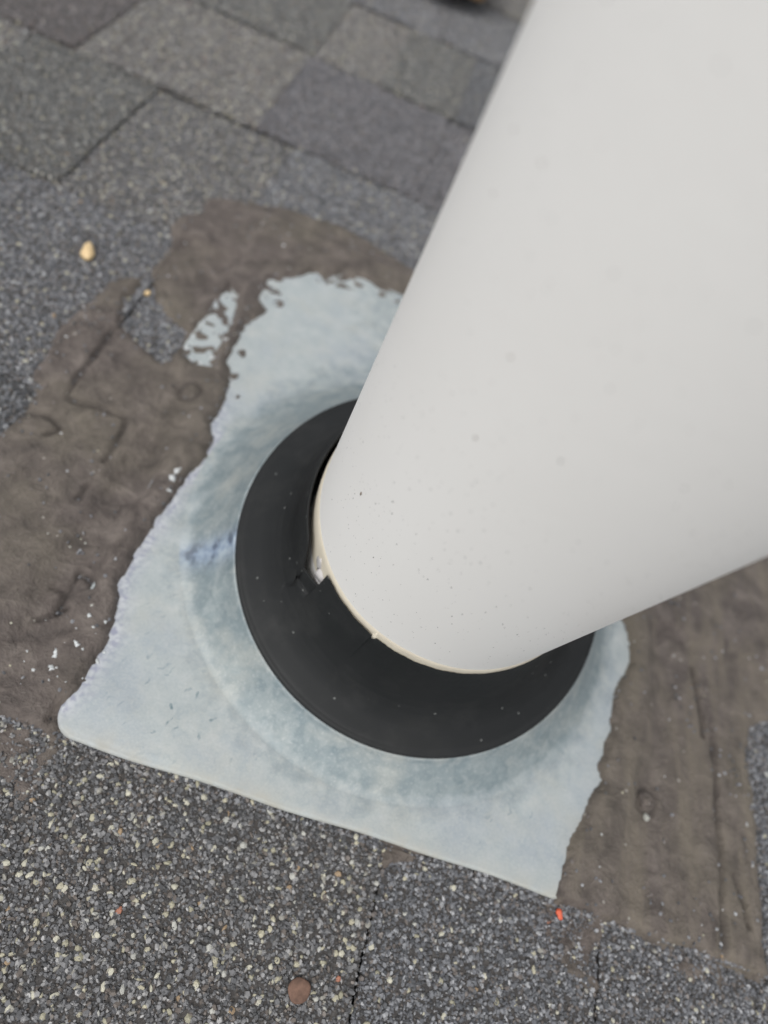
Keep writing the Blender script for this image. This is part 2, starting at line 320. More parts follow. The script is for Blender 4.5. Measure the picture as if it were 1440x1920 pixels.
# joints of each course, X in mm, and the blend of the piece to the right of each joint; third value: piece lies lower
COURSES = {
 -2: [(-900,'slate',0),(-540,'dark',1),(-250,'slate',0),(40,'warm',1),(230,'slate',0),(470,'ink',0)],
 -1: [(-700,'slate',0),(-420,'warm',0),(-131,'speckled',0),(18.5,'slate',0),(111.5,'slate',0),(167.5,'slate',1),(330,'dark',0),(520,'slate',1)],
  0: [(-800,'warm',0),(-560,'slate',1),(-360,'ink',0),(-146,'slate',1),(55,'slate',0),(167.8,'slate',0),(194,'bluegrey',1),(380,'warm',0)],
  1: [(-820,'slate',0),(-470,'slate',0),(-185.5,'bluegrey',1),(-60,'bluegrey',0),(120,'slate',0),(300,'dark',1)],
  2: [(-900,'dark',0),(-560,'warm',0),(-359,'green',0),(-266,'speckled',1),(-160.5,'bluegrey',0),(-20,'bluegrey',1),(180,'warm',0)],
  3: [(-760,'warm',0),(-560,'dark',1),(-385,'dark',0),(-329,'warm',1),(-302.5,'warm',0),(-192,'purple',0),(-62,'purple',1),(150,'green',0)],
  4: [(-880,'dark',1),(-600,'slate',0),(-420,'warm',1),(-300,'green',0),(-191,'warm',1),(-128,'green',0),(-56,'ink',0),(160,'slate',1)],
  5: [(-820,'warm',0),(-520,'slate',1),(-330,'green',0),(-200,'slate',1),(-100,'slate',0),(20,'dark',1),(210,'bluegrey',0)],
  6: [(-900,'slate',1),(-560,'green',0),(-250,'slate',1),(-120,'warm',0),(60,'slate',1)],
  7: [(-700,'dark',0),(-360,'warm',1),(-160,'green',0),(40,'slate',1)],
  8: [(-800,'slate',0),(-400,'green',1),(-90,'slate',0),(130,'dark',1)],
}
def piece_drop(j, x):
    L = COURSES.get(j)
    if not L: return 0.0
    d = L[0][2]
    for a, _, lo in L:
        if x >= a: d = lo
    return 1.8 if d else 0.0
def top_z(x, v):
    """height in mm of the shingle surface (without granules)"""
    j = np.floor((v-V0)/EXPO).astype(int); f = (v-V0)/EXPO-j
    z = -1.7-3.2*f
    for jj in np.unique(j):
        for (a, _, lo), b in zip(COURSES.get(int(jj), []), [q[0] for q in COURSES.get(int(jj), [])][1:]+[1e5]):
            if lo: z = np.where((j == jj) & (x >= a) & (x < b), z-1.8, z)
    return z

def granule_group(kind, grit_only=False):
    mg, dens = MG[kind], KINDS[kind][2]
    g = bpy.data.node_groups.new('granules '+kind, 'GeometryNodeTree')
    g.interface.new_socket('Geometry', in_out='INPUT', socket_type='NodeSocketGeometry')
    g.interface.new_socket('Geometry', in_out='OUTPUT', socket_type='NodeSocketGeometry')
    N = g.nodes.new; L = g.links.new
    gi = N('NodeGroupInput'); go = N('NodeGroupOutput'); jn = N('GeometryNodeJoinGeometry')
    def rv(lo, hi, seed, typ='FLOAT_VECTOR'):
        r = N('FunctionNodeRandomValue'); r.data_type = typ
        idx = {'FLOAT_VECTOR': (0, 1), 'FLOAT': (2, 3)}[typ]
        r.inputs[idx[0]].default_value = lo; r.inputs[idx[1]].default_value = hi; r.inputs['Seed'].default_value = seed
        return r.outputs[0] if typ == 'FLOAT_VECTOR' else r.outputs[1]
    def layer(density, rad, smin, smax, mat, seed, lift, shape='ico'):
        sel = N('GeometryNodeInputNamedAttribute'); sel.data_type = 'FLOAT'; sel.inputs[0].default_value = 'grit'
        mu = N('ShaderNodeMath'); mu.operation = 'MULTIPLY'; mu.inputs[1].default_value = density
        L(sel.outputs[0], mu.inputs[0])
        dp = N('GeometryNodeDistributePointsOnFaces'); L(gi.outputs[0], dp.inputs['Mesh']); L(mu.outputs[0], dp.inputs['Density'])
        dp.inputs['Seed'].default_value = seed
        if shape == 'chip':
            ico = N('GeometryNodeMeshCone'); ico.inputs['Vertices'].default_value = 5; ico.inputs['Side Segments'].default_value = 1
            ico.inputs['Radius Top'].default_value = rad*.72; ico.inputs['Radius Bottom'].default_value = rad*1.05; ico.inputs['Depth'].default_value = rad*1.3
        elif shape == 'shard':
            ico = N('GeometryNodeMeshCone'); ico.inputs['Vertices'].default_value = 4
            ico.inputs['Radius Top'].default_value = rad*.35; ico.inputs['Radius Bottom'].default_value = rad*1.2; ico.inputs['Depth'].default_value = rad*1.5
        else:
            ico = N('GeometryNodeMeshIcoSphere'); ico.inputs['Radius'].default_value = rad; ico.inputs['Subdivisions'].default_value = 1
        sm = N('GeometryNodeSetMaterial'); sm.inputs['Material'].default_value = mat; L(ico.outputs[0], sm.inputs[0])
        sh = N('GeometryNodeSetShadeSmooth'); sh.inputs['Shade Smooth'].default_value = False; L(sm.outputs[0], sh.inputs[0])
        ip = N('GeometryNodeInstanceOnPoints'); L(dp.outputs['Points'], ip.inputs['Points']); L(sh.outputs[0], ip.inputs['Instance'])
        L(rv((-.55, -.55, 0), (.55, .55, 6.283), seed+3), ip.inputs['Rotation'])
        L(rv(smin, smax, seed+5), ip.inputs['Scale'])
        tr = N('GeometryNodeTranslateInstances'); L(ip.outputs[0], tr.inputs[0]); tr.inputs['Local Space'].default_value = False
        L(rv((0, 0, -lift), (0, 0, lift), seed+9), tr.inputs['Translation'])
        L(tr.outputs[0], jn.inputs[0])
    if grit_only:
        layer(26000, .00085, (.5, .5, .4), (1.2, 1.1, .8), mg, 11, .0002, 'chip'); layer(2500, .0007, (.5, .5, .4), (1.2, 1.1, .8), M_CREAM, 13, .0002)
    else:
        layer(330000, .00100, (.45, .40, .30), (1.45, 1.20, .90), mg, 11, .00030, 'chip')
        layer(800000, .00062, (.5, .5, .35), (1.35, 1.25, 1.0), mg, 37, .00025, 'shard')
        layer(dens, .00132, (.45, .42, .40), (1.45, 1.15, .80), M_CREAM, 23, .00030)
    L(gi.outputs[0], jn.inputs[0]); L(jn.outputs[0], go.inputs[0])
    return g
GG = {k: granule_group(k) for k in KINDS}
G_SPARSE = granule_group('slate', True)

def shingle(j, x0, x1, kind, low):
    y0 = V0+j*EXPO; y1 = y0+EXPO+22; ye = y0+EXPO
    r = random.Random(j*1000+int(x0)); gap = .3 if int(x0) == 18 else (1.0 if j == -1 else .7 if j < 2 else .5)
    zt = lambda y: -1.7-3.2*(y-y0)/EXPO-(1.8 if low else 0)
    if x1-x0 < 8: return
    n = 12
    left = []; rightp = []
    for k in range(n+1):
        y = y0+(y1-y0)*k/n
        left.append((x0+gap+r.uniform(-.5, .5), y)); rightp.append((x1-gap+r.uniform(-.5, .5), y))
    nb = max(4, int((x1-x0)/9))
    rows = []
    for k in range(n+1):
        row = []
        for i in range(nb+1):
            f = i/nb; x = left[k][0]*(1-f)+rightp[k][0]*f; y = left[k][1]
            if k == 0: y += r.uniform(-.9, .9)
            wob = .35*math.sin(x*.043+j)+.3*math.sin(x*.11+y*.05)
            row.append((x, y, zt(y)+wob*(0.4 if 0 < k < n else .3)))
        rows.append(row)
    V = []; F = []; grit = []
    for k in range(n+1):
        for q in rows[k]: V.append(q)
    w = nb+1
    for k in range(n):
        g = 1.0 if rows[k][0][1] < ye+1 else 0.0
        for i in range(nb):
            F.append((k*w+i, k*w+i+1, (k+1)*w+i+1, (k+1)*w+i)); grit.append(g)
    base = len(V); th = 3.1-(1.8 if low else 0)
    ring = [i for i in range(w)]+[k*w+nb for k in range(1, n+1)]+[n*w+i for i in range(nb-1, -1, -1)]+[k*w for k in range(n-1, 0, -1)]
    for q in ring:
        x, y, z = V[q]; V.append((x, y, z-th))
    for a in range(len(ring)):
        b = (a+1) % len(ring)
        F.append((ring[b], ring[a], base+a, base+b)); grit.append(.9 if a < nb else .3)
    cx, cy = (x0+x1)/2, y0
    o = mesh_obj('shingle', [((x-cx)*MM, (y-cy)*MM, z*MM) for x, y, z in V], F, MB[kind], roof)
    o.location = (cx*MM, cy*MM, 0)
    at = o.data.attributes.new('grit', 'FLOAT', 'FACE'); at.data.foreach_set('value', grit)
    near = -2 <= j <= 8 and x1 > -600 and x0 < 330 and not (j >= 5 and x0 > 60)
    if near:
        md = o.modifiers.new('granules', 'NODES'); md.node_group = GG[kind]
    return o
for j, L in COURSES.items():
    xs = [a for a, _, _ in L]+[900]
    for (a, k, lo), b in zip(L, xs[1:]):
        if b-a > 0: shingle(j, a, b, k, lo)
ks = list(KINDS)
for j in list(range(-5, -2))+list(range(9, 17)):
    x = -1000+random.uniform(0, 100)
    while x < 900:
        w = random.uniform(110, 260); shingle(j, x, x+w, random.choice(['slate', 'warm', 'green', 'ink', 'dark']), random.random() < .4); x += w

# ------------------------------------------------------------------ pipe flashing: sheet, cone, rubber collar
TILT = math.atan2(.23930, .97095)        # the pipe leans this much towards -Y
def pipe_pt(Rr, phi, h):
    x, y, z = Rr*math.cos(phi), Rr*math.sin(phi), h
    return (x, y*math.cos(TILT)-z*math.sin(TILT), y*math.sin(TILT)+z*math.cos(TILT))
RING_R, RING_H = 84.3, 32.5
flash = empty('pipe_flashing')
tag(flash, 'galvanised metal roof flashing with black rubber collar around the white pipe', 'flashing')
def base_curve(phi):
    return (112.0*math.cos(phi), 18+124.0*math.sin(phi))

def build_plate():
    x0, x1, y0, y1 = -117.3, 117.3, -118.6, 236.0
    st = 1.3
    xs = np.arange(x0, x1+st, st); ys = np.arange(y0, y1+st, st)
    Xg, Yg = np.meshgrid(xs, ys)
    # the sheet is rectangular with clipped, rounded corners and a slightly wavy lower edge
    rc = 9.0
    cx, cy = np.clip(Xg, x0+rc, x1-rc), np.clip(Yg, y0+rc, y1-rc)
    dx, dy = Xg-cx, Yg-cy; L = np.maximum(np.abs(dx), np.abs(dy)); D = np.hypot(dx, dy)+1e-9
    k = np.where(D > 1e-6, L/D, 1.0)
    Xg = cx+dx*k; Yg = cy+dy*k
    wl = sstep(50, 82, Yg)+.36*sstep(-104, -84, Yg)*(1-sstep(50, 82, Yg)); wr = sstep(-100, -20, Yg)
    Xg = Xg-34.0*wl*sstep(-60, -117, Xg)+16.0*wr*sstep(90, 117, Xg)
    edge = np.exp(-(ys-y0)/12.0)[:, None]
    Yg = Yg+edge*(0.7*np.sin(xs/31.0)+.25*np.sin(xs/9.0+1)+4.5*sstep(88, 100, xs)-1.5*sstep(-60,-100,xs))[None, :]
    Z = .25*fbm(Xg, Yg, 70, 3, 4)+.35
    e = np.minimum(np.minimum(Xg-x0+34*wl, x1+16*wr-Xg), Yg-y0)
    Z = Z-.75*np.exp(-np.maximum(e, 0)/1.5)
    Z = Z+.9*np.exp(-((Xg+95)/26)**2-((Yg+105)/12)**2)
    ny, nx = Xg.shape
    V = np.stack([Xg, Yg, Z], -1).reshape(-1, 3)
    # hole under the cone
    ins = ((Xg/103.0)**2+((Yg-18)/117.0)**2) < .93
    F = []
    idx = np.arange(ny*nx).reshape(ny, nx)
    keep = ~(ins[:-1, :-1] & ins[1:, :-1] & ins[:-1, 1:] & ins[1:, 1:])
    a, b, c_, d_ = idx[:-1, :-1][keep], idx[:-1, 1:][keep], idx[1:, 1:][keep], idx[1:, :-1][keep]
    F = np.stack([a, b, c_, d_], -1).tolist()
    V = V.tolist(); top = len(V)
    bd = list(idx[0, :])+list(idx[1:, -1])+list(idx[-1, -2::-1])+list(idx[-2:0:-1, 0])
    for q in bd: V.append([V[q][0], V[q][1], V[q][2]-1.0])
    for i in range(len(bd)):
        n_ = (i+1) % len(bd); F.append([int(bd[n_]), int(bd[i]), top+i, top+n_])
    o = mesh_obj('base_plate', [(x*MM, y*MM, z*MM) for x, y, z in V], F, M_METAL, flash, True)
    A = np.array(V); x, y = A[:, 0], A[:, 1]
    d = seg_dist(x, y, RIM_LINE)
    rim = np.clip(np.exp(-((d-2.2)/1.5)**2)+.8*np.exp(-(d/1.0)**2)+.35*np.exp(-((d-5.5)/2.0)**2), 0, 1)*sstep(95, 40, y)
    rim = np.maximum(rim, .9*np.exp(-np.maximum(x-x0, 0)/2.5)*sstep(-88, -96, y))
    ce = np.hypot(x/112.0, (y-18)/124.0)
    wht = .50+.48*sstep(.92, 1.22, ce)-.45*np.exp(-((x+40)/55)**2-((y-190)/60)**2)
    scr = np.clip(1.1*np.exp(-((x+72)/26)**2-((y+96)/16)**2)+.8*np.exp(-((x-62)/26)**2-((y+98)/13)**2)+.4*np.exp(-((x+98)/14)**2-((y+60)/40)**2), 0, 1)
    for nm, v in (('whitening', wht), ('rim', rim), ('dirt', .85*np.exp(-np.maximum(y-y0-.5, 0)/3.2)*(.4+.6*vnoise(x/9, y/9, 77))), ('scratch', scr), ('smudge', np.zeros(len(A)))):
        at = o.data.attributes.new(nm, 'FLOAT', 'POINT'); at.data.foreach_set('value', v.astype(np.float32))
    return o
RIM_LINE = SEALANT_LEFT[SEALANT_LEFT.index(min(SEALANT_LEFT, key=lambda p: (p[0]+113)**2+(p[1]+112)**2)):]
RIM_LINE = [p for p in RIM_LINE if p[1] < 95 and p[0] < -60]
build_plate()

def build_cone():
    n = 288; prof = []
    for s in np.linspace(0, 1, 30): prof.append(float(s))
    V = []; F = []
    rings = [(RING_R-2.0, RING_H-1.2), (RING_R+.1, RING_H+.0), (RING_R+.6, RING_H-.3)]
    for Rr, h in rings:
        for i in range(n): V.append(pipe_pt(Rr, 2*math.pi*i/n, h))
    for s in prof[1:]:
        for i in range(n):
            ph = 2*math.pi*i/n; a = pipe_pt(RING_R+.9, ph, RING_H-1.2); b = base_curve(ph)
            # straight wall, then a soft fillet into the sheet
            z0 = a[2]; hor = s**1.05
            zz = z0*((1-s)**1.55)+.42*(s)
            V.append((a[0]+(b[0]-a[0])*hor, a[1]+(b[1]-a[1])*hor, zz))
    nr = len(V)//n
    for k in range(nr-1):
        for i in range(n):
            i2 = (i+1) % n; F.append((k*n+i, (k+1)*n+i, (k+1)*n+i2, k*n+i2))
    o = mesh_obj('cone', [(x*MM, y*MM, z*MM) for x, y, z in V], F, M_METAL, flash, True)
    A = np.array(V); t = np.repeat(np.arange(nr)/(nr-1), n); ang = np.tile(np.arange(n)*2*np.pi/n, nr)
    wht = np.where(t < .07, .42, .04)+.50*sstep(.45, 1.0, t)  # cone wall darker and bluer than the sheet, whiter at rim and foot
    dd = np.hypot(A[:, 0]-SMUDGE[0], A[:, 1]-SMUDGE[1])
    sm = np.exp(-((A[:, 0]-SMUDGE[0])/22)**2-((A[:, 1]-SMUDGE[1])/6)**2)*.9
    for nm, v in (('whitening', wht), ('rim', np.zeros(len(A))), ('smudge', sm)):
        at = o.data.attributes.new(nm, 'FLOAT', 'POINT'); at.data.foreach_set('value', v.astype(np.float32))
SMUDGE = (-88.0, -30.0)
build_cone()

def build_collar():
    n = 960; g = [1, 1, .985, .95, .92, .90, .85, .78, .70, .61, .52, .43, .34, .26, .19, .13, .08, .04, .015, 0]
    f = [-.03, .02, .05, .055, .045, .05, .065, .09, .12, .155, .20, .255, .32, .40, .49, .59, .70, .81, .91, 1]
    V = []; F = []
    gi = np.concatenate([np.linspace(1, .46, 16), np.linspace(.44, .0, 34)]); f = list(np.interp(-gi, [-q for q in g], f)); g = list(gi)
    def lip(deg):
        d = deg % 360                       # 0..360; the camera sees about 140..310
        jag = .5*math.sin(deg*.7)+.3*math.sin(deg*2.3+1)+.25*math.sin(deg*5.9)
        Rl, hl = 57.9, 77.0+jag*.5
        if 120 < d < 212.5:                 # this stretch stands off the pipe
            Rl, hl = 60.6, 73.0
            e = min(1, (d-120)/30); Rl = 57.9+(60.6-57.9)*e; hl = 77-(4.0*e)
            if d > 204: q = (d-204)/8.5; hl -= 13.0*q*q; Rl += 1.0*q*q
        elif 212.5 <= d < 222.0:            # torn open
            Rl, hl = 61.6-.25*(d-212.5), 59.0+(d-212.5)*.35
        if 222.0 <= d < 249.0: Rl, hl = Rl+.5, hl+1.0
        return Rl, hl
    degs = np.arange(n)*360.0/n
    for g_, f_ in zip(g, f):
        for d in degs:
            Rl, hl = lip(float(d)); w_ = sstep(.24, .04, g_); nick = 3.5*sstep(.07, .0, g_)*(248.9 <= d < 250.2)+1.2*sstep(.05, 0, g_)*(238 <= d < 238.8)+sstep(.46, .12, g_)*4.0*math.exp(-((d-213.2-g_*6-.7*math.sin(g_*30))/.45)**2); Rl = 57.9+(Rl-57.9)*w_; hl = 77+(hl-77)*w_
            V.append((d, Rl+(RING_R-Rl)*g_, RING_H+(hl-RING_H)*f_-nick))
    # lip thickness turned down on the inside
    for dr, dh in ((-.2, .5), (-1.0, .1), (-1.0, -2.5)):
        for d in degs:
            Rl, hl = lip(float(d))
            off = 1.3 if (120 < d < 221.5) else .2
            V.append((d, max(57.15, Rl+dr*min(1.0, off)), hl+dh))
    nr = len(V)//n
    for d in degs:
        V.append((d, 57.3, 30.0))
    P = [pipe_pt(r_, R(d), h) for d, r_, h in V]
    for k in range(nr-1):
        for i in range(n):
            i2 = (i+1) % n; F.append((k*n+i, k*n+i2, (k+1)*n+i2, (k+1)*n+i))
    o = mesh_obj('rubber_collar', [(x*MM, y*MM, z*MM) for x, y, z in P[:nr*n]], F, M_RUB, flash, True)
    return o
build_collar()
for (x, y), r_ in ((DIMPLE, 3.0), (DIMPLE2, 2.2)):
    bm = bmesh.new(); bmesh.ops.create_uvsphere(bm, u_segments=20, v_segments=8, radius=1.0)
    for v in bm.verts: v.co = Vector((v.co.x*r_*MM, v.co.y*r_*MM*1.1, v.co.z*.5*MM))
    o = bm_obj('dimple', bm, M_ZDOT, flash, True); o.location = (x*MM, y*MM, .55*MM)

# ------------------------------------------------------------------ pipe
pipe = empty('vent_pipe'); pipe.rotation_euler = (TILT, 0, 0)
tag(pipe, 'thick white painted plastic vent pipe standing through the roof flashing', 'pipe')
def lathe(name, prof, mat, parent, n=192, smooth=True, closed=False):
    V = []; F = []
    for r_, h in prof:
        for i in range(n):
            a = 2*math.pi*i/n; V.append((r_*math.cos(a)*MM, r_*math.sin(a)*MM, h*MM))
    m_ = len(prof)
    for k in range(m_ if closed else m_-1):
        k2 = (k+1) % m_
        for i in range(n):
            i2 = (i+1) % n; F.append((k*n+i, k*n+i2, k2*n+i2, k2*n+i))
    return mesh_obj(name, V, F, mat, parent, smooth)
pr = [(57, -10)]+[(57, h) for h in range(20, 470, 30)]+[(57, 471), (56.4, 472), (51.2, 472), (50.6, 471), (50.5, 440), (50.5, 100), (50.5, -10)]
lathe('pipe_wall', pr, M_PIPE, pipe)
def band():
    n = 256; V = []; F = []
    hs = [(57.05, 60), (57.5, 72), (57.6, 77.0), (57.5, 79), (57.3, 81.0), (57.0, 81.8)]
    for k, (r_, h) in enumerate(hs):
        for i in range(n):
            a = 2*math.pi*i/n; w = (.8*math.sin(a*3)+.5*math.sin(a*7+1)) if k > 2 else 0
            V.append((r_*math.cos(a)*MM, r_*math.sin(a)*MM, (h+w)*MM))
    for k in range(len(hs)-1):
        for i in range(n):
            i2 = (i+1) % n; F.append((k*n+i, k*n+i2, (k+1)*n+i2, (k+1)*n+i))
    mesh_obj('caulk_bead', V, F, M_CAULK, pipe, True)
band()
def lump(name, pts, mat, parent):
    """small flattened blobs (deg, h, half width mm) on the pipe surface"""
    bm = bmesh.new()
    for deg, h, s in pts:
        t = bmesh.ops.create_icosphere(bm, subdivisions=2, radius=1.0)['verts']
        q = [random.uniform(.7, 1.3) for _ in range(3)]
        for v in t:
            c = v.co
            w = 1+.25*math.sin(c.x*5+deg)+.2*math.sin(c.y*6+h)
            rr = 57.0+c.x*s*.35*w; an = R(deg)+c.y*s*q[0]*w/57.0; hh = h+c.z*s*q[1]*1.6*w
            v.co = Vector((rr*math.cos(an)*MM, rr*math.sin(an)*MM, hh*MM))
    return bm_obj(name, bm, mat, parent, True)
tag(lump('dirt_speck', [(d, h, s*1.3*max(.4, min(1, 1.6-h/230))) for d, h, s, b in PIPE_SPECKS if b], M_SPECK, pipe), kind='stuff')
tag(lump('dirt_speck', [(d, h, s*1.1*max(.35, min(1, 1.5-h/230))) for d, h, s, b in PIPE_SPECKS if not b], M_DSPECK, pipe), kind='stuff')
_r = random.Random(4)
_fine = []
for k in range(230):
    cd_, ch_ = _r.choice([(-130, 150), (-110, 165), (-95, 130), (-80, 140), (-125, 200), (-140, 120), (-70, 190)])
    _fine.append((_r.gauss(cd_, 14), max(88, _r.gauss(ch_, 26)), _r.choice([.07, .08, .09, .10, .13, .16])))
tag(lump('paint_pits', _fine, M_DSPECK, pipe), kind='stuff')
lump('caulk_smear', [(-141.5, 66, 4.2), (-139.0, 61, 4.2), (-145, 70, 2.8)], M_WCAULK, pipe)
lump('caulk_drip', [(-110.4, 76.6, 1.7)], M_CAULK, pipe).scale = (1.006, 1.006, 1)

FIELDS = []
def ground(x, y):
    z = surf(x, y)
    if -117-34*float(sstep(50, 82, y))-(12 if -90 < y < 60 else 0) < x < 117 and -118 < y < 236: z = max(z, .5)
    for x0, y0, st, Z, S in FIELDS:
        i, j = int(round((y-y0)/st)), int(round((x-x0)/st))
        if 0 <= i < Z.shape[0] and 0 <= j < Z.shape[1] and S[i, j] > 0: z = max(z, float(Z[i, j]))
    return z
# ------------------------------------------------------------------ roofing cement, a height field with its own thickness
def cement(name, polys, label, cat='sealant', st=1.3, T=2.6, thin=(), streak=0.0, jag=1.6, cracks=True, soft=3.6, bumps=(), rough=1.0, kind=None, mat=None, patchy=None, lift=0.0):
    allp = [p for q in polys for p in q]
    x0, x1 = min(p[0] for p in allp)-6, max(p[0] for p in allp)+6; y0, y1 = min(p[1] for p in allp)-6, max(p[1] for p in allp)+6
    xs = np.arange(x0, x1, st); ys = np.arange(y0, y1, st); X, Y = np.meshgrid(xs, ys)
    S = np.full(X.shape, -1e9)
    for q in polys: S = np.maximum(S, sdf(X, Y, q))
    S = S+jag*fbm(X, Y, 11, 4, 3)*1.1+.9*fbm(X, Y, 3.2, 2, 6)
    shing = top_z(X, Y)+.35
    plate = (X > -117.5-34*sstep(50, 82, Y)-12*sstep(-104, -84, Y)*(1-sstep(50, 82, Y))) & (X < 117.5+16*sstep(-100, -20, Y)) & (Y > -118.5) & (Y < 236)
    base = np.where(plate, np.maximum(.45, shing), shing)
    def blur(A, k):
        for ax in (0, 1):
            P = np.pad(A, [(k, k) if i == ax else (0, 0) for i in (0, 1)], mode='edge')
            cs = np.cumsum(P, axis=ax); cs = np.concatenate([np.zeros_like(np.take(cs, [0], ax)), cs], ax)
            n_ = A.shape[ax]
            A = (np.take(cs, range(2*k+1, 2*k+1+n_), ax)-np.take(cs, range(0, n_), ax))/(2*k+1)
        return A
    bs = blur(blur(base, 2), 1)
    far = sstep(1.5, 7, S); bs = base*(1-far)+bs*far
    t = T*sstep(-.5, soft, S)+.25
    t = t+rough*(1.1*fbm(X, Y, 42, 3, 8)+.75*fbm(X*1.0, Y*1.0, 13, 3, 12)+.42*fbm(X, Y, 4.5, 2, 20))*sstep(.5, 7, S)
    t = t+streak*.55*fbm(X*1.0, Y*.10, 16, 5, 30)*sstep(1, 8, S)
    for q in thin:
        s2 = sdf(X, Y, q); w = sstep(-1.5, 2.5, s2)
        t = t*(1-w)+w*(1.5*fbm(X, Y, 5.5, 4, 41)-.16+.12*np.sin(X*.3))
    if patchy: t = patchy[0]*fbm(X, Y, patchy[1], 4, 70)*1.6+patchy[2]+np.minimum(S, 3)*.12
    G = np.zeros(X.shape)
    if cracks:
        for c_ in CRACKS:
            wv = 1.0*fbm(X, Y, 7, 3, 50)
            d = np.abs(seg_dist(X+wv, Y+1.2*fbm(X, Y, 8, 3, 55), c_)); G = np.maximum(G, np.exp(-(d/1.05)**2)*(.55+.6*vnoise(X/9, Y/9, 60)))
        t = t-2.8*G
    for bx, by, ax_, ay_, hh, ringy in bumps:
        d = np.hypot((X-bx)/ax_, (Y-by)/ay_)
        t = t+(hh*np.exp(-(d*1.2)**2) if not ringy else hh*(1.0*np.exp(-(d*1.5)**2)-.9*np.exp(-((d-1.1)/.28)**2)))
        if ringy: G = np.maximum(G, .9*np.exp(-((d-1.1)/.22)**2))
    Z = bs+lift+np.where(S > -.2, t, -.4+S*.7)
    Z = np.where(S > 0, np.maximum(Z, bs-1.2), Z)
    keepv = S > -3.2
    idx = np.arange(X.size).reshape(X.shape)
    kp = keepv[:-1, :-1] & keepv[1:, :-1] & keepv[:-1, 1:] & keepv[1:, 1:]
    F = np.stack([idx[:-1, :-1][kp], idx[:-1, 1:][kp], idx[1:, 1:][kp], idx[1:, :-1][kp]], -1)
    FIELDS.append((x0, y0, st, Z, S))
    used = np.unique(F); mp = np.full(X.size, -1); mp[used] = np.arange(len(used)); F = mp[F]
    V = np.stack([X.ravel()[used], Y.ravel()[used], Z.ravel()[used]], -1)*MM
    o = mesh_obj(name, V.tolist(), F.tolist(), mat or M_SEAL, None, True)
    for nm, a in (('streak', np.full(X.shape, 1.0*(streak > 0))), ('groove', G)):
        at = o.data.attributes.new(nm, 'FLOAT', 'POINT'); at.data.foreach_set('value', a.ravel()[used].astype(np.float32))
    if st > 1:
        at = o.data.attributes.new('grit', 'FLOAT', 'POINT')
        at.data.foreach_set('value', ((S > .5)*(.12+1.6*np.exp(-np.maximum(S, 0)/5.0)*vnoise(X/14, Y/14, 90)+.9*(vnoise(X/22, Y/22, 91) > .72))).ravel()[used].astype(np.float32))
        md = o.modifiers.new('grit', 'NODES'); md.node_group = G_SPARSE
    return tag(o, label, cat, kind=kind)
cement('roof_sealant', [SEALANT_LEFT], 'wide brown roofing cement patch that wraps the left side and top of the metal flashing',
       thin=(THIN_PATCH_TOP, THIN_PATCH), bumps=((RING_BUMP[0], RING_BUMP[1], 4.5, 4.5, 1.6, True),))
cement('roof_sealant', [SEALANT_RIGHT], 'streaky brown roofing cement patch right of the white pipe with a buried nail head',
       streak=1.0, bumps=((NAIL_BUMP[0], NAIL_BUMP[1], 4.0, 5.2, 1.6, True),))
cement('sealant_dab', [DAB], 'small dark cement dab at the middle of the flashing lower edge', st=.6, T=2.2, jag=.8, cracks=False, soft=2.5, rough=.5)
cement('sealant_smear', [SMEAR_RIGHT], 'thin cement smear over granules below the flashing lower right corner', st=.8, jag=6, cracks=False, patchy=(.9, 6, -.22))
cement('sealant_smear', [SMEAR_LEFT], 'thin cement smear over granules beside the flashing lower left corner', st=.8, jag=6, cracks=False, patchy=(.9, 6, -.22))
cement('sealant_smear', [SMEAR_LOW], 'thin cement smear along the lower edge of the streaky patch near two shingle joints', st=.8, jag=4, cracks=False, patchy=(.8, 6, -.3))
# tar spots on the sheet
bm = bmesh.new()
for (x, y), s in SPOTS:
    for k in range(5):
        t = bmesh.ops.create_icosphere(bm, subdivisions=2, radius=1.0)['verts']; a = random.uniform(0, 6.28); rr = s*.16*random.random()
        for v in t: v.co = Vector(((x+rr*math.cos(a)*1.3+v.co.x*s*.17)*MM, (y+rr*math.sin(a)*1.5+v.co.y*s*.25)*MM, (.5+v.co.z*.7)*MM))
tag(bm_obj('tar_spots', bm, M_SEAL, None, True), 'scattered brown tar spots on the metal sheet above the collar', 'tar', kind='stuff')

# ------------------------------------------------------------------ small things
def stone(name, x, y, z, sx, sy, sz, mat, seed, rot=0.0, sub=3, amp=.25):
    r = random.Random(seed); bm = bmesh.new(); bmesh.ops.create_icosphere(bm, subdivisions=sub, radius=1.0)
    ph = [r.uniform(0, 6) for _ in range(6)]
    for v in bm.verts:
        c = v.co.copy(); w = 1+amp*(.5*math.sin(2.3*c.x+ph[0])+.4*math.sin(3.1*c.y+ph[1])+.3*math.sin(4*c.z+ph[2])+.15*math.sin(7*c.x+5*c.y+ph[3]))
        v.co = Vector((c.x*sx*w, c.y*sy*w, c.z*sz*w))*MM
    o = bm_obj(name, bm, mat, None, True); o.location = (x*MM, y*MM, z*MM); o.rotation_euler = (0, 0, rot); return o
def surf(x, y): return float(top_z(np.array([x*1.0]), np.array([y*1.0]))[0])
o = stone('pebble', PEBBLE[0], PEBBLE[1], surf(*PEBBLE)+3.2, 3.6, 6.4, 3.0, M_PEB, 3, R(20)); tag(o, 'largest pale tan pebble lying on dark shingles beyond the cement', 'pebble')
x, y, s = PEBBLES[0]
o = stone('pebble', x, y, surf(x, y)+2.0, 1.6, 2.0, 1.5, M_PEB, 5, R(-20)); tag(o, 'tiny cream pebble on the granule island inside the cement patch', 'pebble')
o = stone('plastic_chip', RED_CHIP[0], RED_CHIP[1], surf(*RED_CHIP)+3.0, 1.5, 1.5, 1.0, M_RED, 8, .4, 2, .6); tag(o, 'small bright red chip below the flashing corner', 'chip')
